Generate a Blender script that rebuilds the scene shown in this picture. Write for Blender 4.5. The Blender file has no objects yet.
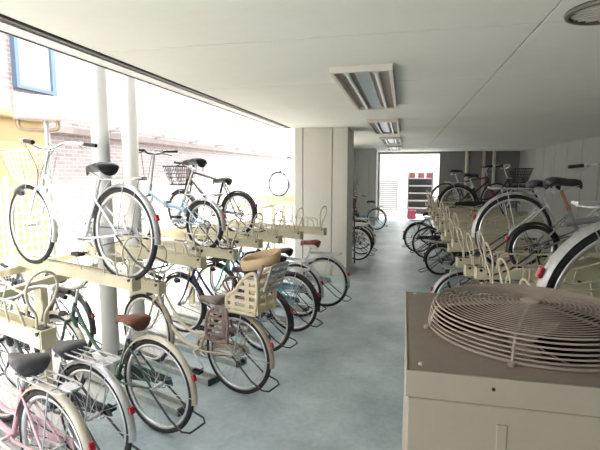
import bpy, math, random
from mathutils import Vector, Matrix
random.seed(7)
C = bpy.context.scene.collection
PI = math.pi
def R(a): return math.radians(a)

# ------------------------------------------------------------ materials
MC = {}
def mat(name, col, rough=.5, metal=0., noise=.0, nscale=20., coat=0., bump=0., emit=None, spec=None, col2=None):
    if name in MC: return MC[name]
    m = bpy.data.materials.new(name); m.use_nodes = True
    nt = m.node_tree; b = nt.nodes['Principled BSDF']
    b.inputs['Base Color'].default_value = (*col, 1)
    b.inputs['Roughness'].default_value = rough
    b.inputs['Metallic'].default_value = metal
    b.inputs['Coat Weight'].default_value = coat
    if spec is not None: b.inputs['Specular IOR Level'].default_value = spec
    if noise or col2:
        tc = nt.nodes.new('ShaderNodeTexCoord'); n = nt.nodes.new('ShaderNodeTexNoise')
        n.inputs['Scale'].default_value = nscale; n.inputs['Detail'].default_value = 4
        nt.links.new(tc.outputs['Object'], n.inputs['Vector'])
        r = nt.nodes.new('ShaderNodeValToRGB')
        c2 = col2 or tuple(c*(1-noise) for c in col)
        r.color_ramp.elements[0].position = .35; r.color_ramp.elements[0].color = (*c2, 1)
        r.color_ramp.elements[1].position = .65; r.color_ramp.elements[1].color = (*col, 1)
        nt.links.new(n.outputs['Fac'], r.inputs['Fac']); nt.links.new(r.outputs['Color'], b.inputs['Base Color'])
        if bump:
            bp = nt.nodes.new('ShaderNodeBump'); bp.inputs['Strength'].default_value = bump
            nt.links.new(n.outputs['Fac'], bp.inputs['Height']); nt.links.new(bp.outputs['Normal'], b.inputs['Normal'])
    if emit:
        b.inputs['Emission Color'].default_value = (*emit[0], 1); b.inputs['Emission Strength'].default_value = emit[1]
    MC[name] = m
    return m
chrome = mat('chrome', (.78, .79, .80), .28, .85, .15, 60)
alu = mat('brushed_aluminium', (.62, .63, .64), .38, .7, .12, 50)
rubber = mat('tyre_rubber', (.022, .022, .024), .75, 0, .3, 80)
tan_rubber = mat('tan_tyre', (.34, .25, .17), .75, 0, .2, 60)
blackp = mat('black_plastic', (.02, .02, .022), .45, 0, .3, 40)
dark_metal = mat('dark_steel', (.07, .07, .075), .4, .7, .2, 60)
steel = mat('spoke_steel', (.55, .56, .58), .35, .8, .1, 50)
beige = mat('rack_beige_paint', (.62, .57, .40), .42, 0, .12, 6, coat=.2)
beige_tube = mat('rack_beige_tube', (.64, .58, .44), .4, 0, .12, 8, coat=.2)
galv = mat('galvanised_steel', (.50, .53, .50), .45, .5, .2, 14)
red_refl = mat('red_reflector', (.45, .02, .04), .25, 0, .2, 90, coat=.5)
brown_lea = mat('brown_leather', (.17, .06, .035), .45, 0, .25, 30)
saddle_blk = mat('black_vinyl', (.025, .025, .028), .4, 0, .2, 30)
saddle_gry = mat('grey_vinyl', (.10, .10, .11), .45, 0, .2, 30)
red_lea = mat('dark_red_leather', (.28, .05, .05), .45, 0, .2, 30)

# ------------------------------------------------------------ geometry
class G:
    def __init__(s): s.v = []; s.f = []; s.sm = []
    def add(s, vs, fs, smooth=False):
        n = len(s.v); s.v += [tuple(v) for v in vs]
        for f in fs: s.f.append(tuple(i+n for i in f)); s.sm.append(smooth)
    def box(s, c, d, rot=None):
        x, y, z = [k/2 for k in d]
        vs = [Vector((a*x, b*y, e*z)) for a in (-1, 1) for b in (-1, 1) for e in (-1, 1)]
        if rot is not None: vs = [rot @ v for v in vs]
        s.add([v+Vector(c) for v in vs], [(0, 1, 3, 2), (4, 6, 7, 5), (0, 4, 5, 1), (2, 3, 7, 6), (0, 2, 6, 4), (1, 5, 7, 3)])
    def bb(s, a, b):
        s.box([(a[i]+b[i])/2 for i in range(3)], [abs(b[i]-a[i]) for i in range(3)])
    def tube(s, pts, r, n=8, closed=False, caps=True):
        pts = [Vector(p) for p in pts]; m = len(pts)
        rs = r if isinstance(r, (list, tuple)) else [r]*m
        up = None; rings = []
        for i, p in enumerate(pts):
            if closed: t = (pts[(i+1) % m]-pts[i-1])
            else: t = pts[min(i+1, m-1)]-pts[max(i-1, 0)]
            t.normalize()
            if up is None:
                up = Vector((0, 0, 1)) if abs(t.z) < .9 else Vector((0, 1, 0))
            a = up - t*up.dot(t)
            if a.length < 1e-5: a = t.orthogonal()
            a.normalize(); up = a; b = t.cross(a)
            rings.append([p+(a*math.cos(2*PI*k/n)+b*math.sin(2*PI*k/n))*rs[i] for k in range(n)])
        vs = [v for q in rings for v in q]; fs = []
        for i in range(m if closed else m-1):
            j = (i+1) % m
            for k in range(n):
                l = (k+1) % n; fs.append((i*n+k, i*n+l, j*n+l, j*n+k))
        s.add(vs, fs, True)
        if caps and not closed:
            s.add(rings[0], [tuple(range(n-1, -1, -1))]); s.add(rings[-1], [tuple(range(n))])
    def ring(s, c, rad, r, axis='y', seg=40, n=6):
        c = Vector(c); pts = []
        for i in range(seg):
            a = 2*PI*i/seg; u, w = rad*math.cos(a), rad*math.sin(a)
            pts.append(c+(Vector((u, 0, w)) if axis == 'y' else Vector((u, w, 0)) if axis == 'z' else Vector((0, u, w))))
        s.tube(pts, r, n, closed=True)
    def cyl(s, a, b, r, n=14): s.tube([a, b], r, n)
    def lathe(s, c, prof, n=32):   # prof: (radius, z)
        c = Vector(c); vs = []; m = len(prof)
        for r, z in prof:
            for k in range(n):
                a = 2*PI*k/n; vs.append(c+Vector((r*math.cos(a), r*math.sin(a), z)))
        fs = [(i*n+k, i*n+(k+1) % n, (i+1)*n+(k+1) % n, (i+1)*n+k) for i in range(m-1) for k in range(n)]
        s.add(vs, fs, True)
    def prism(s, poly, y0, y1):   # polygon in xz, extruded along y
        n = len(poly); vs = [(p[0], y0, p[1]) for p in poly]+[(p[0], y1, p[1]) for p in poly]
        fs = [tuple(range(n)), tuple(range(2*n-1, n-1, -1))]+[(i, i+n, (i+1) % n+n, (i+1) % n) for i in range(n)]
        s.add(vs, fs)
    def mesh(s, name):
        me = bpy.data.meshes.new(name); me.from_pydata(s.v, [], s.f)
        me.polygons.foreach_set('use_smooth', s.sm); me.update()
        return me
def spl(pts, k=6):
    P = [Vector(p) for p in pts]; P = [2*P[0]-P[1]]+P+[2*P[-1]-P[-2]]; out = []
    for i in range(1, len(P)-2):
        for j in range(k):
            t = j/k; a, b, c, d = P[i-1:i+3]
            out.append(.5*((2*b)+(c-a)*t+(2*a-5*b+4*c-d)*t*t+(3*b-a-3*c+d)*t**3))
    out.append(P[-2]); return out
MESH = {}
def obj(name, g, m, parent=None, key=None, bevel=0):
    if key is not None and key in MESH: me = MESH[key]
    else:
        if callable(g): g = g()
        me = g.mesh(name)
        if key is not None: MESH[key] = me
    if not me.materials: me.materials.append(m)
    o = bpy.data.objects.new(name, me); C.objects.link(o)
    if me.materials[0] != m:
        o.material_slots[0].link = 'OBJECT'; o.material_slots[0].material = m
    if parent: o.parent = parent
    if bevel:
        b = o.modifiers.new('bevel', 'BEVEL'); b.width = bevel; b.segments = 2; b.limit_method = 'ANGLE'
    return o
def thing(name, label, cat, loc=(0, 0, 0), rz=0, group=None, rx=0):
    o = bpy.data.objects.new(name, None); C.objects.link(o); o.empty_display_size = .1
    o.location = loc; o.rotation_euler = (rx, 0, rz); o['label'] = label; o['category'] = cat
    if group: o['group'] = group
    return o
def tag(o, label, cat, group=None):
    o['label'] = label; o['category'] = cat
    if group: o['group'] = group
    return o
def struct(name, g, m, bevel=0):
    o = obj(name, g, m, bevel=bevel); o['kind'] = 'structure'; return o

# ------------------------------------------------------------ bicycle
def g_tire(r, tr):
    g = G(); g.ring((0, 0, 0), r-tr, tr, 'y', 56, 8); return g
def g_rim(r, tr):
    g = G(); rr = r-2*tr
    pr = [(rr+.004, -.013), (rr+.004, .013), (rr-.016, .009), (rr-.016, -.009)]
    n = 56; vs = []
    for k in range(n):
        a = 2*PI*k/n
        for q, y in pr: vs.append((q*math.cos(a), y, q*math.sin(a)))
    fs = [(k*4+i, k*4+(i+1) % 4, ((k+1) % n)*4+(i+1) % 4, ((k+1) % n)*4+i) for k in range(n) for i in range(4)]
    g.add(vs, fs, True); return g
def g_spokes(r, tr):
    g = G(); rr = r-2*tr-.012; n = 28
    for k in range(n):
        a = 2*PI*k/n; s = 1 if k % 2 else -1; b = a+(.95 if (k//2) % 2 else -.95)
        g.tube([(.018*math.cos(b), s*.028, .018*math.sin(b)), (rr*math.cos(a), 0, rr*math.sin(a))], .0013, 4, caps=False)
    return g
def g_hub():
    g = G(); g.cyl((0, -.05, 0), (0, .05, 0), .013, 10)
    for s in (-1, 1): g.cyl((0, s*.026, 0), (0, s*.030, 0), .024, 14); g.cyl((0, s*.05, 0), (0, s*.062, 0), .009, 6)
    return g
def wheel(parent, x, r, tr, rim_m, tire_m, rot):
    w = obj('wheel', lambda: g_rim(r, tr), rim_m, parent, ('rim', r, tr)); w.location = (x, 0, r); w.rotation_euler = (0, rot, 0)
    obj('tire', lambda: g_tire(r, tr), tire_m, w, ('tire', r, tr))
    obj('spokes', lambda: g_spokes(r, tr), steel, w, ('spk', r, tr))
    obj('hub', g_hub, chrome, w, 'hub')
def g_fender(r, a0, a1, w=.026):
    g = G(); n = 26; vs = []; q = r+.018
    for i in range(n+1):
        a = R(a0+(a1-a0)*i/n)
        for y, d in ((-w, -.012), (-w*.6, .004), (0, .009), (w*.6, .004), (w, -.012)):
            vs.append(((q+d)*math.cos(a), y, (q+d)*math.sin(a)))
    g.add(vs, [(i*5+k, i*5+k+1, i*5+k+6, i*5+k+5) for i in range(n) for k in range(4)], True)
    for a in (a1-8, (a0+a1)/2+18):
        a = R(a)
        for s in (-1, 1): g.tube([(0, s*.05, 0), (q*math.cos(a), s*w, q*math.sin(a))], .0025, 5)
    return g
def g_saddle(L=.27, W=.19):
    g = G(); secs = []
    prof = [(-.42, .36, 0), (-.40, .46, .02), (-.25, .5, .035), (-.05, .40, .03), (.15, .20, .022), (.35, .13, .02), (.5, .11, .012), (.56, .06, -.005)]
    n = 12; vs = []
    for x, w, z in prof:
        for k in range(n):
            a = 2*PI*k/n; c, s = math.cos(a), math.sin(a)
            vs.append((x*L, w*W*c, z+(.022*s if s > 0 else .045*s)*(1 if w > .3 else .9)))
    m = len(prof)
    g.add(vs, [(i*n+k, (i+1)*n+k, (i+1)*n+(k+1) % n, i*n+(k+1) % n) for i in range(m-1) for k in range(n)]+[tuple(range(n)), tuple((m-1)*n+k for k in range(n-1, -1, -1))], True)
    return g
def g_springs():
    g = G()
    for s in (-1, 1):
        g.tube([(-.08+.0, s*.045+.012*math.cos(t*1.1), -.07+.0*t+t*.0026) if False else (-.08+.012*math.sin(t*1.1), s*.045+.012*math.cos(t*1.1), -.075+t*.0024) for t in range(0, 26)], .003, 4)
        g.tube([(-.08, s*.045, -.07), (0, 0, -.055), (.13, s*.01, -.012)], .004, 5)
    return g
def g_basket(kind):
    g = G()
    x0, x1, xt0, xt1, z0, z1, w0, w1 = 0, .20, -.02, .27, 0, .25, .11, .165
    def P(u, v, t):   # u,v in 0..1 base coordinate, t height
        xa, xb = x0+(xt0-x0)*t, x1+(xt1-x1)*t; w = w0+(w1-w0)*t
        return (xa+(xb-xa)*u, -w+2*w*v, z0+(z1-z0)*t)
    r = .0022 if kind == 'wire' else .0045; nn = 9
    for t in [0, .2, .4, .6, .8, 1]:
        q = r*2 if t in (0, 1) else r
        g.tube([P(0, 0, t), P(1, 0, t), P(1, 1, t), P(0, 1, t)], q, 5, closed=True)
    for i in range(nn+1):
        u = i/nn
        for f in (lambda t: P(u, 0, t), lambda t: P(u, 1, t), lambda t: P(0, u, t), lambda t: P(1, u, t)):
            g.tube([f(0), f(1)], r, 4)
        g.tube([P(u, 0, 0), P(u, 1, 0)], r, 4); g.tube([P(0, u, 0), P(1, u, 0)], r, 4)
    return g
def g_crank(r_ring=.085):
    g = G()
    g.ring((0, -.058, 0), r_ring, .006, 'y', 30, 5); g.ring((0, -.058, 0), r_ring*.62, .005, 'y', 24, 5)
    for k in range(5):
        a = 2*PI*k/5; g.tube([(0, -.058, 0), (r_ring*math.cos(a), -.058, r_ring*math.sin(a))], .006, 5)
    g.cyl((0, -.075, 0), (0, .075, 0), .014, 10)
    g.tube([(0, -.075, 0), (.165, -.085, 0)], .010, 6); g.tube([(0, .075, 0), (-.165, .085, 0)], .010, 6)
    return g
def g_pedal(s):
    g = G(); g.box((0, s*.05, 0), (.085, .012, .022)); g.box((0, s*.095, 0), (.085, .012, .022))
    for q in (-1, 1): g.box((q*.038, s*.072, 0), (.012, .055, .024))
    g.cyl((0, 0, 0), (0, s*.1, 0), .006, 6); return g
def g_lever(s, pts): 
    g = G(); g.tube(pts, .005, 5); return g

def child_seat(root, z0):
    cream = mat('child_seat_cream', (.66, .57, .40), .5, 0, .1, 20)
    tanp = mat('child_seat_tan_pad', (.60, .44, .26), .55, 0, .15, 20)
    mauve = mat('child_seat_brown_plastic', (.27, .19, .17), .5, 0, .15, 20)
    gryp = mat('child_seat_grey_plastic', (.42, .41, .38), .5, 0, .15, 20)
    g = G(); g.bb((-.24, -.11, z0), (.02, .11, z0+.022))
    cs = obj('child_seat', g, cream, root, bevel=.006)
    cs['label'] = 'cream plastic rear child seat'
    for s in (-1, 1):
        g = G(); y = s*.12
        out = spl([(.02, y, z0), (.045, y, z0+.06), (.03, y, z0+.12), (-.04, y, z0+.16), (-.10, y, z0+.24), (-.19, y, z0+.31), (-.245, y, z0+.30), (-.25, y, z0+.15), (-.23, y, z0+.0)], 4)
        g.tube(out+[Vector((-.10, y, z0))], .015, 8, closed=True)
        for zz, xa, xb in ((.035, -.24, .03), (.09, -.245, .03), (.145, -.245, -.02), (.20, -.245, -.07), (.255, -.245, -.12)):
            g.box(((xa+xb)/2, y, z0+zz), (xb-xa, .014, .026))
        for xx, h in ((-.16, .27), (-.02, .14)): g.box((xx, y, z0+h/2), (.045, .013, h))
        obj('side_panel', g, cream, cs)
    g = G()
    for zz in (.04, .10, .16, .22, .285): g.box((-.245, 0, z0+zz), (.016, .23, .034))
    for yy in (-.105, 0, .105): g.box((-.25, yy, z0+.15), (.014, .03, .30))
    obj('back_panel', g, cream, cs)
    g = G(); vs = []; n = 30
    for k in range(n):
        a = 2*PI*k/n
        for q, zz in ((.135, -.040), (.146, 0), (.142, .042), (.124, .036), (.120, -.036)):
            x, y = q*1.1*math.cos(a), q*math.sin(a)
            vs.append((-.20+x, y, z0+.40+zz-.03*math.cos(a)-.16*y))
    g.add(vs, [(k*5+i, k*5+(i+1) % 5, ((k+1) % n)*5+(i+1) % 5, ((k+1) % n)*5+i) for k in range(n) for i in range(5)], True)
    h = obj('head_guard', g, tanp, cs); h['label'] = 'tan padded ring head guard'
    for s in (-1, 1):
        g = G(); g.tube([(-.245, s*.10, z0+.26), (-.30, s*.105, z0+.39)], .013, 6); obj('guard_post', g, mauve, cs)
    g = G(); rt = Matrix.Rotation(R(-20), 3, 'Y')
    for k in range(5): g.box((-.31-.016*k, 0, z0+.20+.045*k), (.016, .23-.02*abs(k-2), .024), rt)
    for s in (-1, 0, 1): g.box((-.342, s*.105, z0+.29), (.014, .020, .21), rt)
    h = obj('head_rest', g, gryp, cs); h['label'] = 'grey slatted head rest'
    g = G(); g.tube(spl([(.03, -.10, z0+.12), (.10, -.10, z0+.20), (.12, 0, z0+.22), (.10, .10, z0+.20), (.03, .10, z0+.12)], 5), .010, 7); g.tube(spl([(.12, -.05, z0+.22), (.10, 0, z0+.10), (.12, .05, z0+.22)], 4), .008, 6)
    obj('grab_bar', g, mauve, cs)
    for s in (-1, 1):
        g = G(); y = s*.15
        g.tube(spl([(.03, y, z0+.01), (.12, y, z0+.02), (.22, y, z0-.06), (.24, y, z0-.22), (.16, y, z0-.27), (.02, y, z0-.25)], 4)+[Vector((.01, y, z0-.1))], .013, 7, closed=True)
        for k in range(5): g.box((.12, y, z0-.03-.045*k), (.20, .012, .020))
        g.box((.05, y, z0-.12), (.035, .012, .25)); g.box((.18, s*.115, z0-.262), (.12, .09, .014))
        h = obj('foot_rest', g, mauve, cs); h['label'] = 'brown slatted foot rest'
    cs.location = (-.045, 0, 0)
    return cs

def bike(label, loc, head, style='city', r=.335, wb=1.10, col=('silver_paint', (.55, .57, .58)), saddle=None, sh=.86, bh=1.03,
         fender=None, basket=None, carrier=True, guard=True, tire=None, lean=0, seat=False, refl=True, steer=0, grips=None,
         rim=None, name='bicycle', tr=.0185, stand=True, bar=None, small_detail=True, post=None):
    fm = mat(col[0], col[1], .3, col[2] if len(col) > 2 else .25, .08, 30, coat=.5)
    tire = tire or rubber; rim = rim or chrome; saddle = saddle or saddle_blk; grips = grips or blackp
    root = thing(name, label, 'bicycle', loc, R(head), rx=R(lean))
    sc = wb/1.10
    ax, az = 0, r
    B = Vector((.42*sc, 0, .285 if style != 'fold' else .29))
    if style == 'city':
        ST = Vector((.27*sc, 0, .64)); HT = Vector((.87*sc, 0, .80)); HB = Vector((.93*sc, 0, .655))
    elif style == 'mtb':
        ST = Vector((.26*sc, 0, .70)); HT = Vector((.885*sc, 0, .82)); HB = Vector((.925*sc, 0, .70))
    else:
        ST = Vector((.30*sc, 0, .52)); HT = Vector((.86*sc, 0, .66)); HB = Vector((.89*sc, 0, .54))
    g = G()
    g.tube([B, ST], .015, 8); g.tube([HB, HT], .018, 8)
    g.cyl(B-Vector((0, .035, 0)), B+Vector((0, .035, 0)), .021, 10)
    if style == 'city':
        g.tube(spl([HB+Vector((-.01, 0, .03)), (.80*sc, 0, .47), (.62*sc, 0, .32), B], 5), .017, 8)
        g.tube(spl([HT+Vector((.01, 0, -.03)), (.72*sc, 0, .56), (.54*sc, 0, .43), B+(ST-B)*.42], 5), .013, 8)
    elif style == 'mtb':
        g.tube([HB+Vector((-.01, 0, .02)), B], .020, 8); g.tube([HT+Vector((.005, 0, -.02)), ST+Vector((.005, 0, -.03))], .016, 8)
    else:
        g.tube([HB+Vector((0, 0, .04)), (.62*sc, 0, .45), (.28*sc, 0, .40)], .026, 8); g.tube([(.36*sc, 0, .42), B], .015, 8)
        g.box((.58*sc, 0, .45), (.04, .07, .075))
    for s in (-1, 1):
        y = s*.052
        g.tube([B+Vector((0, s*.02, 0)), (.33*sc, s*.04, .295), (0, y, az)], .009, 6)
        g.tube([ST+Vector((.004, s*.014, -.04)), (0, y, az)], .008, 6)
    obj('frame', g, fm, root)
    # front assembly
    g = G()
    g.tube([HB+Vector((0, -.05, -.005)), HB+Vector((0, .05, -.005))], .012, 6)
    d = Vector((wb, 0, r))-HB
    for s in (-1, 1):
        g.tube(spl([HB+Vector((0, s*.048, 0)), HB+d*.6+Vector((-.022, s*.052, 0)), Vector((wb, s*.055, r))], 5), [.012]*6+[.010, .009, .008, .007, .007], 7)
    obj('fork', g, fm if style != 'city' else fm, root)
    ha = (HT-HB).normalized()
    S = HT+ha*(bh-.06-HT.z)/ha.z
    g = G(); g.tube([HT, S], .012, 8); fwd = Vector((.02 if style == 'city' else .05 if style == 'mtb' else 0, 0, .02)); K = S+fwd
    g.tube([S, K], .013, 8); g.cyl(K-Vector((0, .025, 0)), K+Vector((0, .025, 0)), .017, 8)
    obj('stem', g, alu, root)
    bar = bar or ('sweep' if style == 'city' else 'flat')
    if bar == 'sweep':
        half = [(0, 0, 0), (.01, .06, .005), (.015, .14, .045), (-.05, .205, .055), (-.13, .24, .045), (-.26, .255, .03)]
    else:
        half = [(0, 0, 0), (.005, .07, 0), (0, .14, .03), (-.02, .22, .035), (-.04, .28, .035)]
    L = [K+Vector(p) for p in half]
    g = G(); full = [K+Vector((p[0], -p[1], p[2])) for p in half[:0:-1]]+L
    g.tube(spl(full, 4), .011, 8)
    hb = obj('handlebar', g, chrome if bar == 'sweep' else dark_metal, root)
    for s in (-1, 1):
        e = K+Vector((half[-1][0], s*half[-1][1], half[-1][2])); f = K+Vector((half[-2][0], s*half[-2][1], half[-2][2]))
        dd = (f-e).normalized(); gl = .12 if bar == 'sweep' else .075
        if bar != 'sweep': dd = (K+Vector((half[-3][0], s*half[-3][1], half[-3][2]))-e).normalized(); gl = .12
        g = G(); g.tube([e-dd*.01, e+dd*gl], .0165, 8); obj('grip', g, grips, hb)
        q = e+dd*(gl+.03); g = G()
        g.cyl(q-dd*.015, q+dd*.015, .018, 8)
        g.tube([q, q+Vector((.035, 0, -.02)), e+dd*.03+Vector((.035, 0, -.055)) if bar == 'sweep' else e+dd*.02+Vector((.05, 0, -.05))], .006, 5)
        obj('brake_lever', g, alu if bar == 'sweep' else dark_metal, hb)
    # cables
    g = G()
    for s in (-1, 1):
        e = K+Vector((half[-3][0], s*half[-3][1]*.9, half[-3][2]))
        g.tube(spl([e, e+Vector((.11, -s*.05, -.02)), HT+Vector((.07, s*.02, .02)), HB+Vector((.02, s*.02, .02))], 4), .0028, 4)
    obj('brake_cable', g, blackp, root)
    wheel(root, 0, r, tr, rim, tire, random.random()); wheel(root, wb, r, tr, rim, tire, random.random())
    if fender:
        o = obj('fender', lambda: g_fender(r, 15, 187), fender, root, ('fr', r)); o.location = (0, 0, r)
        o = obj('fender', lambda: g_fender(r, 45, 200), fender, root, ('ff', r)); o.location = (wb, 0, r)
    # saddle
    sd = (ST-B).normalized(); top = ST+sd*((sh-.05-ST.z)/sd.z)
    g = G(); g.tube([ST-sd*.03, top], .0125, 8); g.cyl(ST-sd*.01, ST+sd*.025, .019, 8); obj('seat_post', g, post or chrome, root)
    o = obj('saddle', lambda: g_saddle(.27 if style == 'city' else .28, .2 if style == 'city' else .16), saddle, root, ('sad', style == 'city')); o.location = (top.x, 0, sh)
    o2 = obj('spring', g_springs, chrome, o, 'springs')
    # drive
    cr = obj('crank', g_crank, chrome if style != 'mtb' else dark_metal, root, 'crank'); cr.location = B
    an = random.uniform(-.9, .5); cr.rotation_euler = (0, an, 0)
    for s in (-1, 1):
        p = obj('pedal', lambda: g_pedal(s), blackp, cr, ('ped', s)); p.location = (.165 if s < 0 else -.165, s*.085, 0); p.rotation_euler = (0, -an, 0)
    g = G()
    t = (Vector((0, 0, az))-B); nn = Vector((-t.z, 0, t.x)).normalized()
    yo = Vector((0, -.058, 0))
    g.tube([B+nn*.085+yo, Vector((0, 0, az))+nn*.035+yo, Vector((-.035, 0, az))+yo, Vector((0, 0, az))-nn*.035+yo, B-nn*.085+yo, B+Vector((.085, 0, 0))+yo], .004, 5, closed=True)
    obj('chain', g, dark_metal, root)
    if guard:
        g = G(); bz = B.z
        g.prism([(-.07, az-.015), (-.05, az+.045), (B.x, bz+.115), (B.x+.09, bz+.09), (B.x+.12, bz+.01), (B.x+.09, bz-.03), (.2, bz+.02)], -.082, -.070)
        obj('chain_guard', g, fm if guard is True else guard, root, bevel=.003)
    if style == 'mtb' or style == 'fold':
        g = G(); g.ring((0, -.048, az), .035, .004, 'y', 18, 4); g.ring((0, -.042, az), .045, .004, 'y', 18, 4)
        g.tube([(0, -.06, az), (.02, -.065, az-.08), (.04, -.06, az-.13)], .008, 5); g.ring((.04, -.058, az-.13), .02, .005, 'y', 12, 4)
        obj('gear_cluster', g, dark_metal, root)
    if carrier:
        g = G(); z = 2*r+.055
        g.tube(spl([(.23, -.06, z), (0, -.065, z), (-.19, -.06, z), (-.21, 0, z), (-.19, .06, z), (0, .065, z), (.23, .06, z)], 3), .0055, 6)
        for y in (-.02, .02): g.tube([(.23, y, z), (-.205, y, z)], .004, 5)
        for x in (.22, .05, -.12): g.tube([(x, -.063, z), (x, .063, z)], .0045, 5)
        for s in (-1, 1): g.tube([(-.10, s*.062, z), (0, s*.06, az)], .0045, 5); g.tube([(.20, s*.06, z), (ST.x-.02, s*.02, min(ST.z, z)-.02)], .0045, 5)
        g.box((-.19, 0, z+.012), (.10, .05, .012))
        obj('carrier', g, alu, root)
    if stand:
        g = G()
        for s in (-1, 1): g.tube([(0, s*.068, az), (-.20, s*.085, az-.15), (-.32, s*.10, az-.19)], .007, 6)
        g.tube([(-.32, -.10, az-.19), (-.36, -.07, az-.20), (-.36, .07, az-.20), (-.32, .10, az-.19)], .007, 6)
        obj('kickstand', g, dark_metal, root)
    if refl:
        g = G(); a = R(158); q = r+.035
        g.box((q*math.cos(a), 0, az+q*math.sin(a)), (.018, .032, .045), Matrix.Rotation(-(a-PI), 3, 'Y'))
        h = obj('rear_reflector', g, red_refl, root, bevel=.006); h['label'] = 'red rear reflector'
    if basket:
        o = obj('basket', lambda: g_basket(basket), chrome if basket == 'wire' else blackp, root, ('bask', basket))
        o.location = (HT.x+.09, 0, bh-.30)
        g = G()
        for s in (-1, 1): g.tube([(HT.x+.16, s*.07, bh-.30), (wb, s*.064, r)], .004, 5)
        g.tube([(HT.x+.0, 0, bh-.22), (HT.x+.10, 0, bh-.22)], .006, 5)
        obj('basket_stay', g, alu, root)
    if style == 'city' and small_detail:
        g = G(); c = HB+Vector((.10, .0, .02)) if not basket else Vector((wb-.02, .07, r+.28))
        g.lathe((0, 0, 0), [(.0, .03), (.03, .03), (.032, .015), (.018, -.03), (0, -.035)], 12)
        o = obj('headlamp', g, blackp, root); o.location = c; o.rotation_euler = (0, R(85), 0)
    if seat: child_seat(root, 2*r+.063)
    return root

# ------------------------------------------------------------ setting
def noise_mat(name, cols, scale, rough=.8, bump=.15, vec='Object', stretch=(1, 1, 1), dist=0.):
    m = bpy.data.materials.new(name); m.use_nodes = True; nt = m.node_tree; b = nt.nodes['Principled BSDF']
    tc = nt.nodes.new('ShaderNodeTexCoord'); mp = nt.nodes.new('ShaderNodeMapping'); mp.inputs['Scale'].default_value = stretch
    nt.links.new(tc.outputs[vec], mp.inputs[0])
    n = nt.nodes.new('ShaderNodeTexNoise'); n.inputs['Scale'].default_value = scale; n.inputs['Detail'].default_value = 6; n.inputs['Roughness'].default_value = .62
    n.inputs['Distortion'].default_value = dist
    n2 = nt.nodes.new('ShaderNodeTexNoise'); n2.inputs['Scale'].default_value = scale*14; n2.inputs['Detail'].default_value = 3
    nt.links.new(mp.outputs[0], n.inputs['Vector']); nt.links.new(mp.outputs[0], n2.inputs['Vector'])
    r = nt.nodes.new('ShaderNodeValToRGB'); e = r.color_ramp.elements
    e[0].position = .3; e[0].color = (*cols[0], 1); e[1].position = .7; e[1].color = (*cols[-1], 1)
    if len(cols) == 3: k = e.new(.5); k.color = (*cols[1], 1)
    mx = nt.nodes.new('ShaderNodeMix'); mx.data_type = 'FLOAT'; mx.inputs[0].default_value = .22
    nt.links.new(n.outputs['Fac'], mx.inputs[2]); nt.links.new(n2.outputs['Fac'], mx.inputs[3])
    nt.links.new(mx.outputs[0], r.inputs['Fac']); nt.links.new(r.outputs['Color'], b.inputs['Base Color'])
    b.inputs['Roughness'].default_value = rough
    bp = nt.nodes.new('ShaderNodeBump'); bp.inputs['Strength'].default_value = bump; bp.inputs['Distance'].default_value = .01
    nt.links.new(n2.outputs['Fac'], bp.inputs['Height']); nt.links.new(bp.outputs['Normal'], b.inputs['Normal'])
    return m
conc = noise_mat('concrete_floor', [(.26, .335, .355), (.42, .515, .54), (.60, .70, .72)], 1.7, .34, .10)
ceil_m = noise_mat('ceiling_board', [(.80, .785, .71), (.84, .825, .75), (.87, .855, .78)], .8, .7, .03)
panel_m = noise_mat('wall_panel', [(.44, .44, .40), (.50, .50, .46)], 1.2, .7, .05)
pillar_m = noise_mat('pillar_tile', [(.58, .57, .51), (.64, .63, .57)], 1.5, .6, .05)
dark_gap = mat('dark_joint', (.05, .05, .05), .9)
ground_m = noise_mat('outside_ground', [(.66, .65, .62), (.74, .73, .70)], .7, .9, .1)
endw_m = noise_mat('end_wall_paint', [(.22, .20, .19), (.26, .24, .23)], 1., .7, .05)

ZC = 2.55
g = G(); g.bb((-2.3, -3.2, -.2), (4.2, 17.7, 0)); struct('floor', g, conc)
g = G(); g.bb((-30, -12, -.25), (30, 60, -.03)); struct('ground', g, ground_m)
# ceiling: boards with open joints under a slab
g = G()
xs = [-1.90, .66, 3.3, 4.2]; ys = [-2.73+1.33*k for k in range(16)]+[17.6]
ys = [y for y in ys if y < 17.3]+[17.6]
for i in range(len(xs)-1):
    for j in range(len(ys)-1):
        g.bb((xs[i]+.006, ys[j]+.006, ZC), (xs[i+1]-.006, ys[j+1]-.006, ZC+.03))
struct('ceiling', g, ceil_m)
g = G(); g.bb((-1.94, -3, ZC+.031), (4.3, 17.7, ZC+.25)); struct('ceiling_slab', g, dark_gap)
lint_m = mat('lintel_white_paint', (.88, .87, .84), .5, 0, .08, 3)
g = G(); g.bb((-2.06, -3, ZC-.02), (-1.945, 7.55, ZC+1.1)); g.bb((-2.06, 8.6, ZC-.02), (-1.945, 17.7, ZC+1.1)); struct('trim_1', g, lint_m)  # white lintel; its unseen upper part is added height that shades the poles
dk = mat('dark_frame_and_shadow', (.16, .14, .13), .5, .2, .2, 5)
g = G(); g.bb((-2.072, -3, ZC-.026), (-2.06, 7.55, ZC+1.1)); g.bb((-2.072, 8.6, ZC-.026), (-2.06, 17.7, ZC+1.1)); struct('trim_2', g, dk)  # dark outer trim, raised along with the added shading height
g = G(); g.bb((-1.944, -3, ZC-.012), (-1.905, 7.6, ZC+.03)); struct('trim_shadow_groove', g, dk)  # solid dark strip standing in for the shadow groove at the ceiling edge
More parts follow.
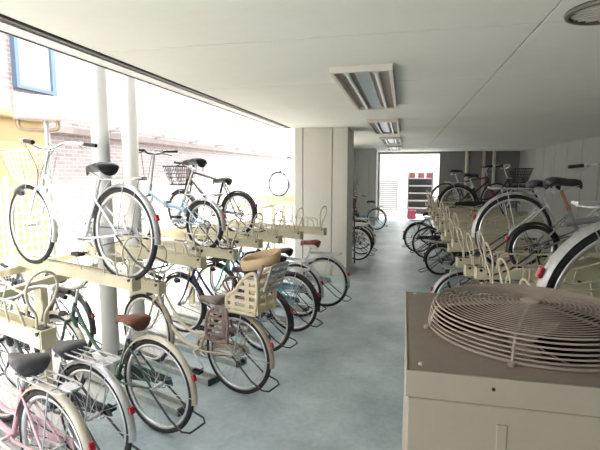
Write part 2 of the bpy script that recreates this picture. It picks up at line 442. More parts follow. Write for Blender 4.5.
# pillars (thick columns with vertical joints)
def pillar(name, x0, x1, y0, y1, z1):
    g = G(); n = [x0, x0+(x1-x0)*.17, x0+(x1-x0)*.72, x1]
    for i in range(3):
        g.bb((n[i]+.008, y0, 0), (n[i+1]-.008 if i < 2 else x1, y1, z1))
    g.bb((x0+.01, y0+.03, 0), (x1-.01, y1-.01, z1))
    return struct(name, g, pillar_m, bevel=.008)
pillar('wall_pillar_near', -1.86, -.93, 7.65, 8.55, ZC)
pillar('wall_pillar_far', -1.76, -.90, 15.3, 16.3, ZC)
g = G(); g.bb((-2.0, -3.2, 0), (4.3, -3, ZC+.2)); struct('wall_back_blocker', g, panel_m)  # unseen wall added behind the camera to block light from that side
# right wall of vertical boards
g = G(); X = 4.0; w = .98; y = -3
k = 0
while y < 17.6:
    g.bb((X, y+.012, 0), (X+.1, min(y+w, 17.6)-.012, ZC)); y += w
struct('wall_right', g, panel_m)
g = G(); g.bb((X+.1, -3, 0), (X+.3, 17.7, ZC+.2)); struct('wall_right_backing', g, dark_gap)
# end wall with the wide opening
g = G(); g.bb((1.28, 17.5, 0), (4.1, 17.7, ZC+.1)); g.bb((-2.25, 17.5, 0), (-.90, 17.7, ZC+.1)); g.bb((-.90, 17.5, 2.47), (1.28, 17.7, ZC+.1)); struct('wall_end', g, endw_m)

# ------------------------------------------------------------ outside
def brick_mat():
    m = bpy.data.materials.new('pale_tile_facade'); m.use_nodes = True; nt = m.node_tree; b = nt.nodes['Principled BSDF']
    tc = nt.nodes.new('ShaderNodeTexCoord'); sp = nt.nodes.new('ShaderNodeSeparateXYZ'); cb = nt.nodes.new('ShaderNodeCombineXYZ')
    nt.links.new(tc.outputs['Object'], sp.inputs[0]); nt.links.new(sp.outputs['Y'], cb.inputs['X']); nt.links.new(sp.outputs['Z'], cb.inputs['Y'])
    br = nt.nodes.new('ShaderNodeTexBrick'); br.inputs['Scale'].default_value = 1
    br.inputs['Brick Width'].default_value = .25; br.inputs['Row Height'].default_value = .085; br.inputs['Mortar Size'].default_value = .009
    br.inputs['Color1'].default_value = (.23, .18, .175, 1); br.inputs['Color2'].default_value = (.29, .24, .235, 1); br.inputs['Mortar'].default_value = (.36, .34, .34, 1)
    nt.links.new(cb.outputs[0], br.inputs['Vector']); nt.links.new(br.outputs['Color'], b.inputs['Base Color']); b.inputs['Roughness'].default_value = .7
    return m
FX = -7.2
g = G(); g.bb((FX-1, -6, 0), (FX, 40, 12)); fac = obj('apartment_facade', g, brick_mat()); tag(fac, 'pale pink tiled building facade across the lane, washed out by sunlight', 'building')
wf = mat('window_frame_blue_grey', (.10, .15, .22), .5, .1, .1, 8)
glass = mat('window_glass', (.55, .62, .68), .08, 0, .1, 2, coat=.5)
wht = mat('white_paint', (.82, .82, .82), .5, 0, .06, 6)
g = G(); y0, y1, z0, z1 = 7.27, 8.27, 3.38, 4.9
g.bb((FX, y0, z0), (FX+.10, y0+.09, z1)); g.bb((FX, y1-.10, z0-.15), (FX+.10, y1, z1)); g.bb((FX, y0+.09, z0), (FX+.10, y1-.1, z0+.07)); g.bb((FX, y0+.09, z1-.08), (FX+.10, y1-.1, z1))
wfo = obj('window_frame', g, wf, fac)
g = G(); g.bb((FX+.01, y0+.1, z0+.08), (FX+.04, y1-.1, z1-.08)); obj('window_pane', g, glass, wfo)
g = G(); g.bb((FX, -6, 2.62), (FX+.22, 40, 2.74)); obj('ledge', g, mat('facade_ledge', (.22, .18, .17), .6, 0, .1, 5), fac)
# long pipe with brackets on the ledge
t = thing('wall_pipe', 'long white horizontal pipe on brackets along the tiled facade', 'pipe', (FX+.3, 0, 0))
g = G(); g.cyl((0, 8.6, 2.95), (0, 34, 2.95), .06, 10); obj('pipe_run', g, wht, t)
for k in range(9):
    g = G(); g.bb((-.3, 10+2.2*k, 2.80), (.08, 10.12+2.2*k, 2.84)); g.bb((-.06, 10+2.2*k, 2.84), (.06, 10.12+2.2*k, 3.03)); obj('bracket', g, mat('bracket_grey', (.45, .44, .44), .5, .3, .1, 5), t)
# ochre lower annex
g = G(); g.bb((-6.95, 2, 0), (-5.4, 6.1, 2.62)); g.bb((-5.42, 2, 2.56), (-5.30, 6.15, 2.68))
tag(obj('storage_shed', g, mat('ochre_wall', (.50, .36, .18), .7, 0, .15, 1.5), bevel=.02), 'ochre yellow shed at far left beyond the lattice fence', 'shed')
# white box on a post
t = thing('sign_box', 'white box sign with rounded bracket on a thin post outside at left', 'sign', (-4.55, 4.95, 0))
t.rotation_euler = (0, 0, R(52))
g = G(); g.bb((-.27, -.10, 2.45), (.27, .10, 2.76)); obj('box_body', g, mat('sign_box_shaded', (.40, .35, .34), .5, 0, .06, 6), t, bevel=.02)  # white box; its shade is put into the darker base colour
g = G(); g.tube(spl([(-.22, 0, 2.45), (-.22, 0, 2.37), (-.15, 0, 2.33), (.15, 0, 2.33), (.22, 0, 2.37), (.22, 0, 2.45)], 4), .028, 8); obj('bracket', g, mat('bronze', (.40, .30, .20), .4, .5, .15, 9), t)
g = G(); g.cyl((.08, 0, -.03), (.08, 0, 2.45), .035, 10); obj('post', g, galv, t)
# lattice fence
t = thing('lattice_fence', 'white square-grid lattice fence standing behind the left bicycle racks', 'fence', (-4.75, 0, -.03))
g = G()
y = 2.5
while y < 15: g.box((0, y, .88), (.012, .022, 1.60)); y += .105
z = .15
while z < 1.70: g.box((0, 8.75, z), (.014, 12.5, .022)); z += .105
obj('lattice', g, wht, t)
for k in range(7):
    g = G(); g.cyl((0, 2.5+2.083*k, 0), (0, 2.5+2.083*k, 1.78), .03, 10); obj('fence_post', g, wht, t)
g = G(); g.bb((-2.2, 12.9, 0), (-2.05, 17.6, ZC)); struct('wall_left_blocker', g, pillar_m)  # hidden wall added to keep side light off the far pillar
# two grey downpipe columns
colm = mat('pole_paint', (.60, .60, .56), .5, .1, .08, 4)
for (x, y, rr, lab) in ((-2.57, 3.47, .075, 'thick pale grey round pole, the nearer of the pair at left'), (-2.75, 4.18, .080, 'thick pale grey round pole, the farther of the pair at left')):
    t = thing('steel_pole', lab, 'pole', (x, y, -.03), group=None)
    g = G(); g.cyl((0, 0, 0), (0, 0, 5.2), rr, 24); obj('shaft', g, colm, t)
    g = G(); g.cyl((0, 0, 0), (0, 0, .05), rr+.05, 20); obj('base_flange', g, galv, t)
# beyond the far opening
g = G(); g.bb((-3, 24, -.03), (6, 24.3, 5)); struct('wall_far_lane', g, noise_mat('far_wall', [(.55, .56, .54), (.62, .62, .60)], 1, .8, .05))
slm = mat('slat_grey', (.42, .43, .43), .6, 0, .1, 5)
t = thing('slatted_shutter', 'white horizontally slatted screen just beyond the far doorway', 'screen', (-.93, 19.2, -.03))
g = G()
for k in range(17): g.box((.32, 0, .09+k*.085), (.72, .03, .065), Matrix.Rotation(R(25), 3, 'X'))
obj('slat_panel', g, slm, t)
g = G()
for x in (-.04, .68): g.bb((x-.02, -.03, 0), (x+.02, .03, 1.5))
obj('screen_frame', g, galv, t)
t = thing('shelf_unit', 'grey open shelf unit against the far bright lane', 'shelf', (.18, 18.8, -.03))
shm = mat('shelf_grey', (.30, .30, .29), .5, .2, .1, 6)
g = G(); g.bb((0, .352, .1), (.95, .362, 1.6)); obj('back_panel', g, mat('shelf_back', (.10, .09, .085), .7, 0, .2, 8), t)
g = G()
for x in (0, .95):
    for y in (0, .35): g.bb((x-.02, y-.02, 0), (x+.02, y+.02, 1.85))
obj('upright', g, shm, t)
for z in (.35, .65, .95, 1.25, 1.55):
    g = G(); g.bb((-.02, -.02, z), (.97, .345, z+.05)); obj('shelf_board', g, slm, t)
pk = mat('red_crate_plastic', (.36, .10, .10), .5, 0, .1, 9)
crs = [(0.33, 'first'), (.62, 'second'), (.93, 'third')]
for i, (x, z) in enumerate(((.33, 1.82-.22-.03+.03), (.68, 1.57), (1.0, 1.57))):
    g = G(); g.bb((-.12, -.13, 0), (.12, .13, .015)); g.bb((-.12, -.13, 0), (-.105, .13, .2)); g.bb((.105, -.13, 0), (.12, .13, .2)); g.bb((-.12, -.13, 0), (.12, -.115, .2)); g.bb((-.12, .115, 0), (.12, .13, .2))
    o = obj('red_box', g, pk, bevel=.006); o.location = (x, 18.97, 1.571); 
    tag(o, ['leftmost of the red boxes on top of the far shelf unit', 'middle red box on top of the far shelf unit', 'rightmost of the red boxes on top of the far shelf unit'][i], 'box', 'red boxes on the far shelf')
g = G(); g.bb((-.16, -.16, 0), (.16, .16, .02)); 
for a, b in (((-.16, -.16, 0), (-.14, .16, .36)), ((.14, -.16, 0), (.16, .16, .36)), ((-.16, -.16, 0), (.16, -.14, .36)), ((-.16, .14, 0), (.16, .16, .36))): g.bb(a, b)
o = obj('plastic_bin', g, mat('pink_plastic', (.50, .07, .13), .45, 0, .1, 9), bevel=.01); o.location = (.33, 17.95, -.03)
tag(o, 'bright pink bin at the far end of the aisle floor', 'bin')

# ------------------------------------------------------------ ceiling fittings
fr_m = mat('fixture_frame', (.70, .66, .58), .4, 0, .06, 5)
hous = mat('fixture_housing', (.36, .30, .24), .5, 0, .1, 5)
tube_m = mat('fluorescent_tube', (.88, .88, .90), .3, 0, .03, 5, coat=.3)
LL = ['twin tube ceiling light nearest the air conditioner', 'twin tube ceiling light, second from the air conditioner', 'twin tube ceiling light, third along the aisle', 'twin tube ceiling light farthest down the aisle']
for i in range(4):
    y0 = 3.3+3.35*i
    t = thing('ceiling_light', LL[i], 'light', (-.32, y0, ZC), group='ceiling lights over the aisle')
    W, L, h = .225, 2.0, .045
    g = G()
    g.bb((-W, .03, -h), (-W+.03, L-.03, 0)); g.bb((W-.03, .03, -h), (W, L-.03, 0)); g.bb((-W, 0, -h), (W, .03, 0)); g.bb((-W, L-.03, -h), (W, L, 0)); obj('frame', g, fr_m, t, bevel=.003)
    g = G(); g.bb((-W+.03, .03, -.012), (W-.03, L-.03, 0)); obj('housing', g, hous, t)
    g = G(); g.bb((-.055, .06, -.026), (.055, L-.06, -.012)); obj('reflector', g, mat('fixture_reflector', (.55, .62, .68), .3, .3, .05, 5), t)
    for s in (-1, 1):
        g = G(); g.cyl((s*.105, .09, -.032), (s*.105, L-.09, -.032), .0165, 12); obj('fluorescent_tube', g, tube_m, t)
        g = G(); g.bb((s*.105-.022, .03, -.045), (s*.105+.022, .09, -.012)); g.bb((s*.105-.022, L-.09, -.045), (s*.105+.022, L-.03, -.012)); obj('lamp_holder', g, fr_m, t)
t = thing('ceiling_vent', 'round louvred ceiling vent in dark metal at top right', 'vent', (.90, 2.44, ZC), R(60))
g = G(); g.ring((0, 0, -.012), .165, .014, 'z', 40, 8); obj('vent_ring', g, mat('vent_metal', (.16, .14, .12), .45, .4, .1, 9), t)
g = G()
for k in range(-4, 5):
    u = k*.036; hw = math.sqrt(max(.158**2-u*u, 0)); g.box((u, 0, -.010), (.012, 2*hw, .010))
obj('louvre', g, mat('louvre_metal', (.62, .60, .55), .4, .2, .1, 9), t)
g = G(); g.cyl((0, 0, -.004), (0, 0, -.001), .155, 32); obj('vent_backing', g, dark_gap, t)
# end-wall pipes
for (x, r_, c, lab) in ((2.20, .06, (.62, .55, .44), 'cream vertical pipe on the dark end wall, leftmost of the three'), (2.78, .055, (.60, .50, .42), 'cream vertical pipe on the dark end wall, middle of the three'), (3.12, .06, (.66, .62, .55), 'pale vertical pipe with red lower sleeve on the end wall')):
    t = thing('wall_pipe', lab, 'pipe', (x, 17.35, 0))
    g = G(); g.cyl((0, 0, 0), (0, 0, ZC), r_, 12); obj('pipe_run', g, mat('pipe%0.2f' % x, c, .5, 0, .1, 5), t)
    for z in (.5, 1.4, 2.2): g = G(); g.cyl((0, 0, z), (0, 0, z+.04), r_+.012, 12); g.bb((-.02, 0, z), (.02, .15, z+.04)); obj('pipe_clip', g, galv, t)
    if x > 3: 
        g = G(); g.cyl((0, 0, .2), (0, 0, 1.15), r_+.01, 12); obj('sleeve', g, mat('red_sleeve', (.5, .05, .06), .5, 0, .1, 5), t)['label'] = 'red pipe sleeve'

# ------------------------------------------------------------ racks
def g_channel(L):
    g = G(); g.bb((0, -.034, 0), (L, .034, .006)); g.bb((0, -.036, -.045), (L, -.030, .050)); g.bb((0, .030, -.045), (L, .036, .050))
    g.bb((0, -.046, .044), (L, -.030, .050)); g.bb((0, .030, .044), (L, .046, .050)); return g
def g_loop():
    g = G(); h = [(0, .022, 0), (-.005, .024, .07), (-.02, .062, .14), (-.035, .078, .21), (-.05, .055, .275), (-.055, 0, .30)]
    pts = h+[(p[0], -p[1], p[2]) for p in h[-2::-1]]
    g.tube(spl(pts, 4), .0075, 8); return g
def g_siderail(s):
    g = G(); y = s*.06
    g.tube(spl([(.14, s*.04, .045), (.15, y, .13), (.22, y, .17), (.45, y+s*.01, .17), (.62, y+s*.03, .19), (.80, y+s*.04, .24)], 4), .0075, 7)
    g.tube([(.30, y, .17), (.30, s*.045, .04)], .006, 6); g.tube([(.60, y+s*.03, .185), (.60, s*.045, .04)], .006, 6); return g
def tray(label, x, y, z, head, group, L=1.75, rails=True):
    t = thing('rack_tray', label, 'bicycle rack', (x, y, z), R(head), group)
    obj('channel', lambda: g_channel(L), beige, t, ('ch', L))
    obj('wheel_guide', g_loop, beige_tube, t, 'loop').location = (.06, 0, .045)
    def cap():
        g = G(); g.bb((-.010, -.038, -.046), (0, .038, .050)); g.bb((0, -.041, -.046), (.07, -.037, .03)); g.bb((0, .037, -.046), (.07, .041, .03)); return g
    obj('end_cap', cap, beige, t, 'cap')
    if rails:
        for s in (-1, 1): obj('side_rail', lambda: g_siderail(s), beige_tube, t, ('sr', s))
    def hinge():
        g = G(); g.cyl((.02, -.048, .03), (.02, .048, .03), .011, 10); g.bb((.03, -.027, .006), (.11, .027, .045)); return g
    obj('guide_bracket', hinge, dark_metal, t, 'hinge')
    return t
HL, HR = 160, 10
Ltr = [(-1.74, 1.86, .96, 'empty upper rack tray closest to the camera at lower left'),
       (-1.86, 2.82, 1.0, 'upper rack tray holding the silver bicycle beside the first pole'),
       (-1.90, 3.24, .86, 'empty upper rack tray just behind the silver bicycle'),
       (-1.72, 3.64, 1.0, 'empty upper rack tray in front of the folding bicycle'),
       (-1.58, 4.062, 1.0, 'upper rack tray under the small-wheeled folding bicycle'),
       (-1.55, 4.75, 1.0, 'empty upper rack tray between the folding and the black bicycle'),
       (-1.42, 5.12, 1.0, 'upper rack tray under the black small-wheeled bicycle'),
       (-1.25, 5.52, 1.0, 'empty upper rack tray, second from the near pillar'),
       (-1.02, 5.93, 1.0, 'empty upper rack tray reaching in front of the near pillar')]
for x, y, z, lab in Ltr: tray(lab, x, y, z, HL, 'upper trays of the left rack')
for k, y in enumerate((9.3, 10.0, 10.7, 11.4, 12.1)):
    tray('beige upper rack tray behind the near pillar', -1.95, y, 1.13, HL, 'upper trays behind the near pillar', rails=False)
Rtr = [(.56, 1.88, .92, 'right upper rack tray behind the air conditioner under the biggest wheel'),
       (.60, 2.40, .92, 'right upper rack tray, empty, second behind the air conditioner'),
       (.60, 2.95, .92, 'right upper rack tray, empty, third behind the air conditioner'),
       (.58, 3.40, .95, 'right upper rack tray, fourth behind the air conditioner'),
       (.60, 3.84, .98, 'right upper rack tray under the small-wheeled bicycle'),
       (.58, 4.31, .90, 'right upper rack tray under the silver-fendered bicycle')]
for x, y, z, lab in Rtr: tray(lab, x, y, z, HR, 'upper trays of the right rack')
for k in range(16):
    y = 4.80+.46*k
    tray('beige upper rack tray in the far run along the right side', .56, y, 1.0 if k % 2 else .88, HR, 'far upper trays of the right rack')
# supporting frames
def rack_frame(label, side, y0, y1, xs, zt, group, n):
    t = thing('rack_support', label, 'bicycle rack', (0, 0, 0), group=group)
    for x in xs:
        g = G(); g.bb((x-.03, y0, zt-.11), (x+.03, y1, zt-.047)); obj('cross_beam', g, beige, t)
    for k in range(n):
        y = y0+.05+(y1-y0-.1)*k/max(n-1, 1)
        x = xs[-1]
        g = G(); g.bb((x-.035, y-.035, 0), (x+.035, y+.035, zt-.11)); obj('post', g, beige, t)
        g = G(); g.tube([(x, y, zt-.35), (xs[0], y, zt-.085)], .016, 6); obj('brace', g, beige, t)
    return t
rack_frame('beige steel frame under the left upper rack trays', -1, 1.6, 6.9, (-3.40, -2.80), 1.0, None, 5)
rack_frame('beige steel frame of the left rack behind the near pillar', -1, 8.9, 12.7, (-3.5, -2.9), 1.13, None, 5)
rack_frame('beige steel frame under the right upper rack trays', 1, 1.8, 12.6, (1.25, 2.30), .88, None, 8)
# floor rails
def g_floor(L=1.5):
    g = G(); g.bb((0, -.06, 0), (L, .06, .012)); g.bb((0, -.065, 0), (L, -.045, .05)); g.bb((0, .045, 0), (L, .065, .05)); return g
def floor_rail(label, x, y, head, group, L=1.5):
    t = thing('floor_rail', label, 'bicycle rack', (x, y, 0), R(head), group)
    obj('channel', lambda: g_floor(L), galv, t, ('fc', L))
    def e(): g = G(); g.bb((-.02, -.065, 0), (0, .065, .055)); return g
    obj('end_cap', e, dark_metal, t, 'fe')
    return t
GF = 'floor rails of the left lower rack'
for x, y, lab in ((-1.70, 2.10, 'galvanised floor rail between the pink and the black-saddled bicycle'), (-1.57, 2.93, 'galvanised floor rail ending beside the green bicycle'), (-1.55, 3.42, 'galvanised floor rail ending below the cream child-seat bicycle'),
                  (-1.45, 3.82, 'galvanised floor rail just behind the cream child-seat bicycle'), (-1.40, 4.45, 'galvanised floor rail beside the navy bicycle'), (-1.3, 5.06, 'galvanised floor rail beside the teal bicycle'), (-1.2, 5.55, 'galvanised floor rail in front of the red-saddled bicycle')):
    floor_rail(lab, x, y, HL, GF)
for k in range(12): floor_rail('galvanised floor rail under the right rack', .95, 2.6+.8*k, HR, 'floor rails of the right lower rack')

# ------------------------------------------------------------ bicycles
silver = ('silver_paint', (.60, .62, .63), .4); pink = ('pink_paint', (.62, .38, .42), .2); green = ('dark_green_paint', (.03, .085, .06), .2)
cream = ('cream_paint', (.60, .54, .40), .1); navy = ('navy_paint', (.02, .025, .10), .2); teal = ('teal_paint', (.12, .42, .45), .2)
black = ('black_paint', (.02, .02, .022), .2); white = ('white_bike_paint', (.72, .74, .74), .1); maroon = ('maroon_paint', (.16, .03, .05), .2); blue = ('pale_blue_paint', (.30, .50, .66), .3)
tanm = mat('tan_fender', (.42, .36, .27), .4, .2, .1, 20); creamf = mat('cream_fender', (.58, .54, .44), .4, .2, .1, 20)
bf = mat('black_fender', (.03, .03, .032), .35, .2, .1, 20)
# left, lower level
bike('pink bicycle with grey saddle at the bottom left corner', (-1.77, 1.88, 0), 161, col=pink, saddle=saddle_gry, fender=creamf, sh=.76, bh=.88)
bike('dark bicycle with black saddle and chrome carrier beside the pink one', (-1.78, 2.21, 0), 163, col=('graphite_paint', (.05, .06, .065), .3), saddle=saddle_gry, fender=alu, sh=.71, bh=.98)
bike('dark green bicycle with brown leather saddle and cream fenders', (-1.62, 2.66, 0), 163, col=green, saddle=brown_lea, fender=creamf, rim=chrome, tire=rubber, r=.333, carrier=False, sh=.75, bh=.95)
bike('cream bicycle carrying a child seat behind its brown saddle', (-1.28, 3.31, 0), 161, col=cream, saddle=mat('taupe_vinyl', (.22, .17, .14), .5, 0, .2, 30), fender=tanm, seat=True, sh=.73, bh=.95, stand=True)
bike('navy blue bicycle standing behind the child-seat bicycle', (-1.34, 4.17, 0), 163, col=navy, saddle=saddle_blk, fender=bf, sh=.80, basket='wire')
bike('teal bicycle, second behind the child-seat bicycle', (-1.20, 4.80, 0), 163, col=teal, saddle=saddle_blk, fender=bf, sh=.80, basket='dark')
bike('silver blue bicycle between the teal and the red-saddled one', (-1.25, 5.33, 0), 163, col=blue, saddle=saddle_blk, fender=alu, sh=.80, basket='wire')
bike('silver bicycle with dark red saddle in front of the near pillar', (-1.0, 5.83, 0), 166, col=silver, saddle=red_lea, fender=alu, sh=.84)
bike('black bicycle with a basket, first behind the near pillar', (-.90, 9.15, 0), 160, col=black, saddle=saddle_blk, fender=bf, basket='dark')
bike('grey bicycle standing directly behind the black one past the near pillar', (-.88, 9.80, 0), 160, col=('graphite_paint', (.05, .06, .065), .3), saddle=saddle_blk, fender=alu, r=.32)
bike('maroon bicycle, third in the row behind the near pillar', (-.98, 10.5, 0), 160, col=maroon, saddle=brown_lea, fender=bf, basket='wire')
bike('pale blue bicycle at the far left beside the farther pillar', (-.80, 14.2, 0), 155, col=blue, saddle=saddle_blk, fender=alu, basket='wire')
# left, a second row parked outside the rack
bike('black bicycle parked beyond the rack at the far left edge', (-3.15, 3.02, -.03), 163, col=black, fender=bf, sh=.78, bh=.88)
bike('black bicycle with wire basket parked beyond the rack, seen behind the first pole', (-3.17, 3.70, -.03), 163, col=('graphite_paint', (.05, .06, .065), .3), fender=bf, sh=.78, bh=.9, basket='wire')
# left, upper level
bike('silver bicycle with wire front basket on the upper tray by the pole', (-1.96, 2.855, 1.007), 162, col=('bright_silver', (.75, .77, .78), .3), saddle=saddle_blk, fender=alu, basket='wire', guard=alu, r=.343, wb=1.21, bh=1.02, sh=.81)
bike('blue silver folding bicycle with small wheels on an upper tray', (-1.96, 4.20, 1.007), 160, 'fold', r=.255, wb=1.02, col=('silver_blue_paint', (.36, .48, .58), .4), saddle=saddle_blk, fender=alu, carrier=True, guard=False, sh=.88, bh=1.03, tr=.022)
bike('black small-wheeled bicycle with dark front basket on a left upper tray', (-2.02, 5.337, 1.007), 161, 'mtb', r=.27, wb=1.0, col=black, saddle=saddle_blk, fender=bf, carrier=False, guard=False, sh=.67, bh=.92, tr=.022, basket='dark')
bike('pale bicycle on an upper tray showing past the left edge of the pillar', (-2.25, 11.492, 1.137), 163, col=silver, saddle=saddle_blk, fender=alu)
# right, upper level
bike('silver-fendered bicycle with the largest wheel, right behind the air conditioner', (.87, 1.935, .927), 10, col=silver, saddle=saddle_blk, fender=alu, r=.345, sh=.84, bh=1.02)
bike('white bicycle with silver fender and black saddle on the right upper tray', (.98, 4.382, .907), 10, col=white, saddle=saddle_blk, fender=alu, r=.345, sh=.77, bh=.95)
bike('grey small-wheeled bicycle with brown seat post on the right upper tray', (1.03, 3.916, .987), 10, 'fold', r=.195, wb=.95, col=('grey_paint', (.30, .31, .32), .4), saddle=saddle_blk, fender=bf, carrier=False, guard=False, sh=.72, bh=.86, tr=.018, post=mat('orange_post', (.30, .17, .10), .4, .3, .1, 30))
bike('maroon bicycle with black saddle far down the right upper rack', (.90, 10.38, .888+.0), 10, 'mtb', col=maroon, saddle=saddle_blk, carrier=False, guard=False, sh=.92)
bike('black bicycle with dark mesh front basket on the right upper rack', (.95, 8.55, .888), 10, col=black, saddle=saddle_blk, basket='dark', fender=bf, bh=1.02, sh=.84)
# right, lower level
bike('black bicycle partly hidden by the air conditioner on the aisle floor', (.68, 5.30, 0), 12, col=black, saddle=saddle_blk, fender=alu)
bike('small-wheeled dark bicycle under the right rack trays', (.66, 8.1, 0), 10, 'fold', r=.27, wb=1.0, col=black, saddle=saddle_blk, fender=bf, guard=False, tr=.022, sh=.8, bh=.98)
bike('dark mountain bicycle standing out from the right rack', (.53, 9.63, 0), 10, 'mtb', col=('graphite_paint', (.05, .06, .065), .3), saddle=saddle_blk, carrier=False, guard=False)
bike('black bicycle farthest out in the aisle from the right rack', (.36, 10.35, 0), 14, 'city', col=black, saddle=saddle_blk, fender=bf)
bike('silver bicycle on the floor under the right rack behind the air conditioner', (1.02, 3.1, 0), 10, col=silver, saddle=saddle_gry, fender=alu, sh=.78, bh=.84)
bike('navy bicycle on the floor under the right rack, before the small-wheeled one', (.95, 6.6, 0), 10, col=navy, saddle=saddle_gry, fender=bf, sh=.78, bh=.82)
bike('pale blue bicycle on the floor under the far right rack', (.70, 11.6, 0), 10, col=blue, saddle=saddle_blk, fender=alu, sh=.8, bh=.84)

# potted dry plant on a small stand behind the near pillar
t = thing('potted_plant', 'dried leafy plant in brown pot on a stand behind the near pillar', 'plant', (-.98, 8.78, 0))
g = G(); g.lathe((0, 0, 1.12), [(0, 0), (.07, 0), (.10, .16), (.105, .17), (.09, .17), (.085, .14), (0, .14)], 18); obj('pot', g, mat('terracotta', (.30, .13, .08), .7, 0, .2, 20), t)
g = G()
for k in range(4):
    a = PI/4+k*PI/2; g.tube([(.10*math.cos(a), .10*math.sin(a), 0), (.07*math.cos(a), .07*math.sin(a), 1.12)], .01, 6)
g.cyl((0, 0, 1.10), (0, 0, 1.12), .09, 16); g.cyl((0, 0, .5), (0, 0, .51), .09, 16); obj('plant_stand', g, dark_metal, t)
g = G(); rnd = random.Random(3)
for k in range(34):
    a = rnd.uniform(0, 2*PI); q = rnd.uniform(.05, .15); h = rnd.uniform(.12, .38)
    base = Vector((0, 0, 1.26)); tip = Vector((q*math.cos(a), q*math.sin(a), 1.26+h)); g.tube([base, (base+tip)/2+Vector((0, 0, .05)), tip], .0025, 4)
    for j in range(4):
        c = tip+Vector((rnd.uniform(-.04, .04), rnd.uniform(-.04, .04), rnd.uniform(-.06, .03))); d = Vector((rnd.uniform(-1, 1), rnd.uniform(-1, 1), rnd.uniform(-.3, 1))).normalized()*.035; n_ = d.orthogonal().normalized()*.014
        g.add([c, c+d*.5+n_, c+d, c+d*.5-n_], [(0, 1, 2, 3)])
obj('foliage', g, mat('dry_leaf', (.40, .36, .22), .7, 0, .3, 30), t)

# ------------------------------------------------------------ air conditioner
acp = noise_mat('ac_dusty_top', [(.21, .17, .145), (.27, .225, .19)], 7, .6, .05)
acs = noise_mat('ac_cream_side', [(.38, .335, .265), (.42, .375, .30)], 5, .45, .03)
t = thing('air_conditioner', 'large beige outdoor air conditioner unit with round top fan grille in the foreground', 'air conditioner', (0, 0, 0))
x0, x1, y0, y1, zt = .020, .70, .995, 1.675, 1.36; cx, cy, rh = .352, 1.330, .252
g = G(); n = 64; vs = []; P = []
for k in range(n):
    a = 2*PI*k/n; c, s = math.cos(a), math.sin(a)
    sx = ((x1-cx)/c if c > 1e-9 else (x0-cx)/c if c < -1e-9 else 1e9); sy = ((y1-cy)/s if s > 1e-9 else (y0-cy)/s if s < -1e-9 else 1e9)
    q = min(sx, sy); P.append(((cx+c*q, cy+s*q), (cx+c*rh, cy+s*rh)))
for (o_, i_) in P: vs += [(*o_, zt), (*i_, zt), (cx+(i_[0]-cx)*.98, cy+(i_[1]-cy)*.98, zt+.010)]
fs = [(k*3+j, ((k+1) % n)*3+j, ((k+1) % n)*3+j+1, k*3+j+1) for k in range(n) for j in range(2)]
# corner triangles
g.add(vs, fs, False)
for (X_, Y_) in ((x0, y0), (x1, y0), (x0, y1), (x1, y1)):
    ks = sorted(range(n), key=lambda k: (P[k][0][0]-X_)**2+(P[k][0][1]-Y_)**2)[:2]
    g.add([(X_, Y_, zt), (*P[ks[0]][0], zt), (*P[ks[1]][0], zt)], [(0, 1, 2)])
top = obj('top_panel', g, acp, t); top['label'] = 'dusty brown top panel'
g = G(); e = .004   # lid skirt
g.bb((x0-e, y0-e, zt-.062), (x1+e, y0+.004, zt)); g.bb((x0-e, y1-.004, zt-.062), (x1+e, y1+e, zt)); g.bb((x0-e, y0+.004, zt-.062), (x0+.004, y1-.004, zt)); g.bb((x1-.004, y0+.004, zt-.062), (x1+e, y1-.004, zt))
obj('lid_skirt', g, acs, t, bevel=.0015)
g = G()
g.bb((x0, y0, .06), (x1, y0+.012, zt-.064)); g.bb((x0, y1-.012, .06), (x1, y1, zt-.064)); g.bb((x0, y0+.012, .06), (x0+.012, y1-.012, zt-.064)); g.bb((x1-.012, y0+.012, .06), (x1, y1-.012, zt-.064)); g.bb((x0+.012, y0+.012, .06), (x1-.012, y1-.012, .075))
obj('cabinet', g, acs, t, bevel=.004)
for xx in (.222, .445):
    g = G(); g.box((xx, y0-.0005, .69), (.022, .004, 1.13)); obj('embossed_rib', g, acs, t, bevel=.003)
g = G(); g.bb((.425, y0-.010, 1.215), (.455, y0-.001, 1.255)); obj('black_latch', g, blackp, t, bevel=.002)
for p in ((.20, y0-.005, 1.335), (.60, y0-.005, 1.335)):
    g = G(); g.cyl((p[0], p[1]+.002, p[2]), (p[0], p[1]-.001, p[2]), .004, 10); obj('screw_hole', g, blackp, t)
for p in ((.05, 1.03), (.66, 1.03), (.05, 1.65)):
    g = G(); g.lathe((p[0], p[1], zt), [(.007, 0), (.006, .003), (0, .004)], 10); obj('screw', g, alu, t)
g = G(); g.lathe((cx, cy, 0), [(0, zt-.20), (.244, zt-.20), (.245, zt+.009)], 48); obj('fan_well', g, blackp, t)
fan = None
fanm = mat('fan_grey_plastic', (.30, .26, .23), .6, 0, .2, 12)
g = G(); g.lathe((cx, cy, 0), [(0, zt-.045), (.04, zt-.05), (.05, zt-.07), (.05, zt-.15)], 24); fan = obj('fan_hub', g, fanm, t)
for k in range(3):
    g = G(); vs = []; m = 10
    for i in range(m+1):
        a = R(120*k+40+75*i/m)
        for rr, dz in ((.048, 0), (.15, 0), (.23, 0)):
            tw = .5-(i/m); vs.append((cx+rr*math.cos(a+.25*rr/.25), cy+rr*math.sin(a+.25*rr/.25), zt-.07+tw*.085))
    g.add(vs, [(i*3+j, i*3+j+1, i*3+j+4, i*3+j+3) for i in range(m) for j in range(2)], True)
    b = obj('fan_blade', g, fanm, fan); sm = b.modifiers.new('thick', 'SOLIDIFY'); sm.thickness = .004
g = G(); gz = zt+.004
for i, (rr, z) in enumerate([(.268, 0), (.267, .011), (.266, .022), (.264, .033), (.261, .044), (.257, .055), (.250, .064)]): g.ring((cx, cy, gz+z), rr, .0026 if i else .0045, 'z', 64, 5)
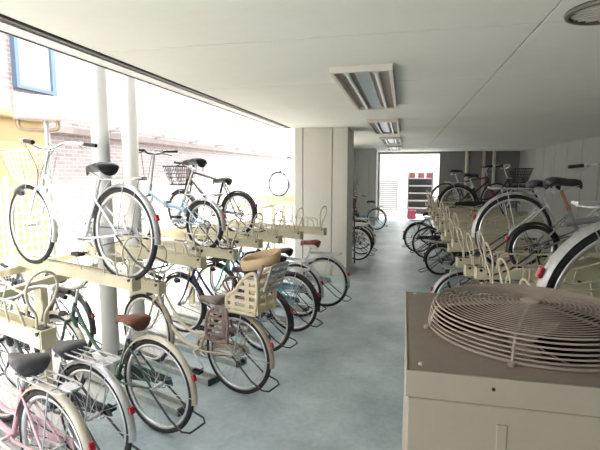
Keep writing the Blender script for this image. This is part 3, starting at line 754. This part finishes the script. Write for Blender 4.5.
for k in range(1, 19):
    rr = .250-.0119*k; g.ring((cx, cy, gz+.065+.016*(1-(rr/.25)**2)), rr, .0016, 'z', 64, 5)
grl = obj('fan_grille', g, mat('grille_wire', (.46, .38, .33), .5, .1, .15, 30), t)
for k in range(6):
    a = R(60*k+9); g = G(); c, s = math.cos(a), math.sin(a)
    pr = [(.03, .079), (.10, .076), (.18, .071), (.235, .065), (.253, .061), (.264, .040), (.271, .015), (.272, -.002), (.284, -.003)]
    g.tube([(cx+q*c, cy+q*s, gz+z-.003) for q, z in pr], .0034, 6); g.cyl((cx+.282*c, cy+.282*s, zt), (cx+.282*c, cy+.282*s, zt+.008), .008, 10)
    obj('grille_spoke', g, mat('grille_wire', (.4, .34, .29)), grl)
g = G(); g.lathe((cx, cy, gz), [(.026, .077), (.026, .083), (.016, .085), (0, .086)], 24); obj('grille_cap', g, mat('grille_wire', (.4, .34, .29)), grl)
for px_ in (.06, .58):
    g = G(); g.bb((px_, y0-.03, 0), (px_+.06, y1+.03, .06)); obj('foot', g, dark_metal, t)

# ------------------------------------------------------------ light
w = bpy.data.worlds.new('World'); bpy.context.scene.world = w; w.use_nodes = True
nt = w.node_tree; bg = nt.nodes['Background']; bg.inputs['Color'].default_value = (.93, .965, 1.0, 1); bg.inputs['Strength'].default_value = 3.0
ld = bpy.data.lights.new('sun', 'SUN'); ld.energy = 5.0; ld.angle = R(1.5); ld.color = (1, .95, .86)
so = bpy.data.objects.new('sun', ld); C.objects.link(so)
so.rotation_euler = Vector((-.26, -.22, -.94)).to_track_quat('-Z', 'Y').to_euler()
for nm, loc, sz, d in (('portal_left', (-2.3, 5, 1.3), (15, 2.5), (1, 0, 0)), ('portal_far', (.19, 17.65, 1.23), (2.2, 2.5), (0, -1, 0))):
    a = bpy.data.lights.new(nm, 'AREA'); a.shape = 'RECTANGLE'; a.size = sz[0]; a.size_y = sz[1]; a.cycles.is_portal = True
    o = bpy.data.objects.new(nm, a); C.objects.link(o); o.location = loc
    dv = Vector(d); o.rotation_euler = dv.to_track_quat('-Z', 'Z').to_euler()

# ------------------------------------------------------------ camera
F, H, VX, VY = 450., 1.8, 404, 172
pitch = math.atan((225-VY)/F); yaw = math.atan((VX-300)/F*math.cos(pitch))
cd = bpy.data.cameras.new('camera'); cam = bpy.data.objects.new('camera', cd); C.objects.link(cam)
cd.sensor_width = 36; cd.lens = F*36/600; cd.clip_start = .05; cd.clip_end = 200
cam.location = (0, 0, H); cam.rotation_euler = (PI/2-pitch, 0, yaw)
bpy.context.scene.camera = cam
vs_ = bpy.context.scene.view_settings
vs_.view_transform = 'Standard'; vs_.look = 'None'; vs_.gamma = 1; vs_.use_curve_mapping = False; vs_.exposure = 1.1
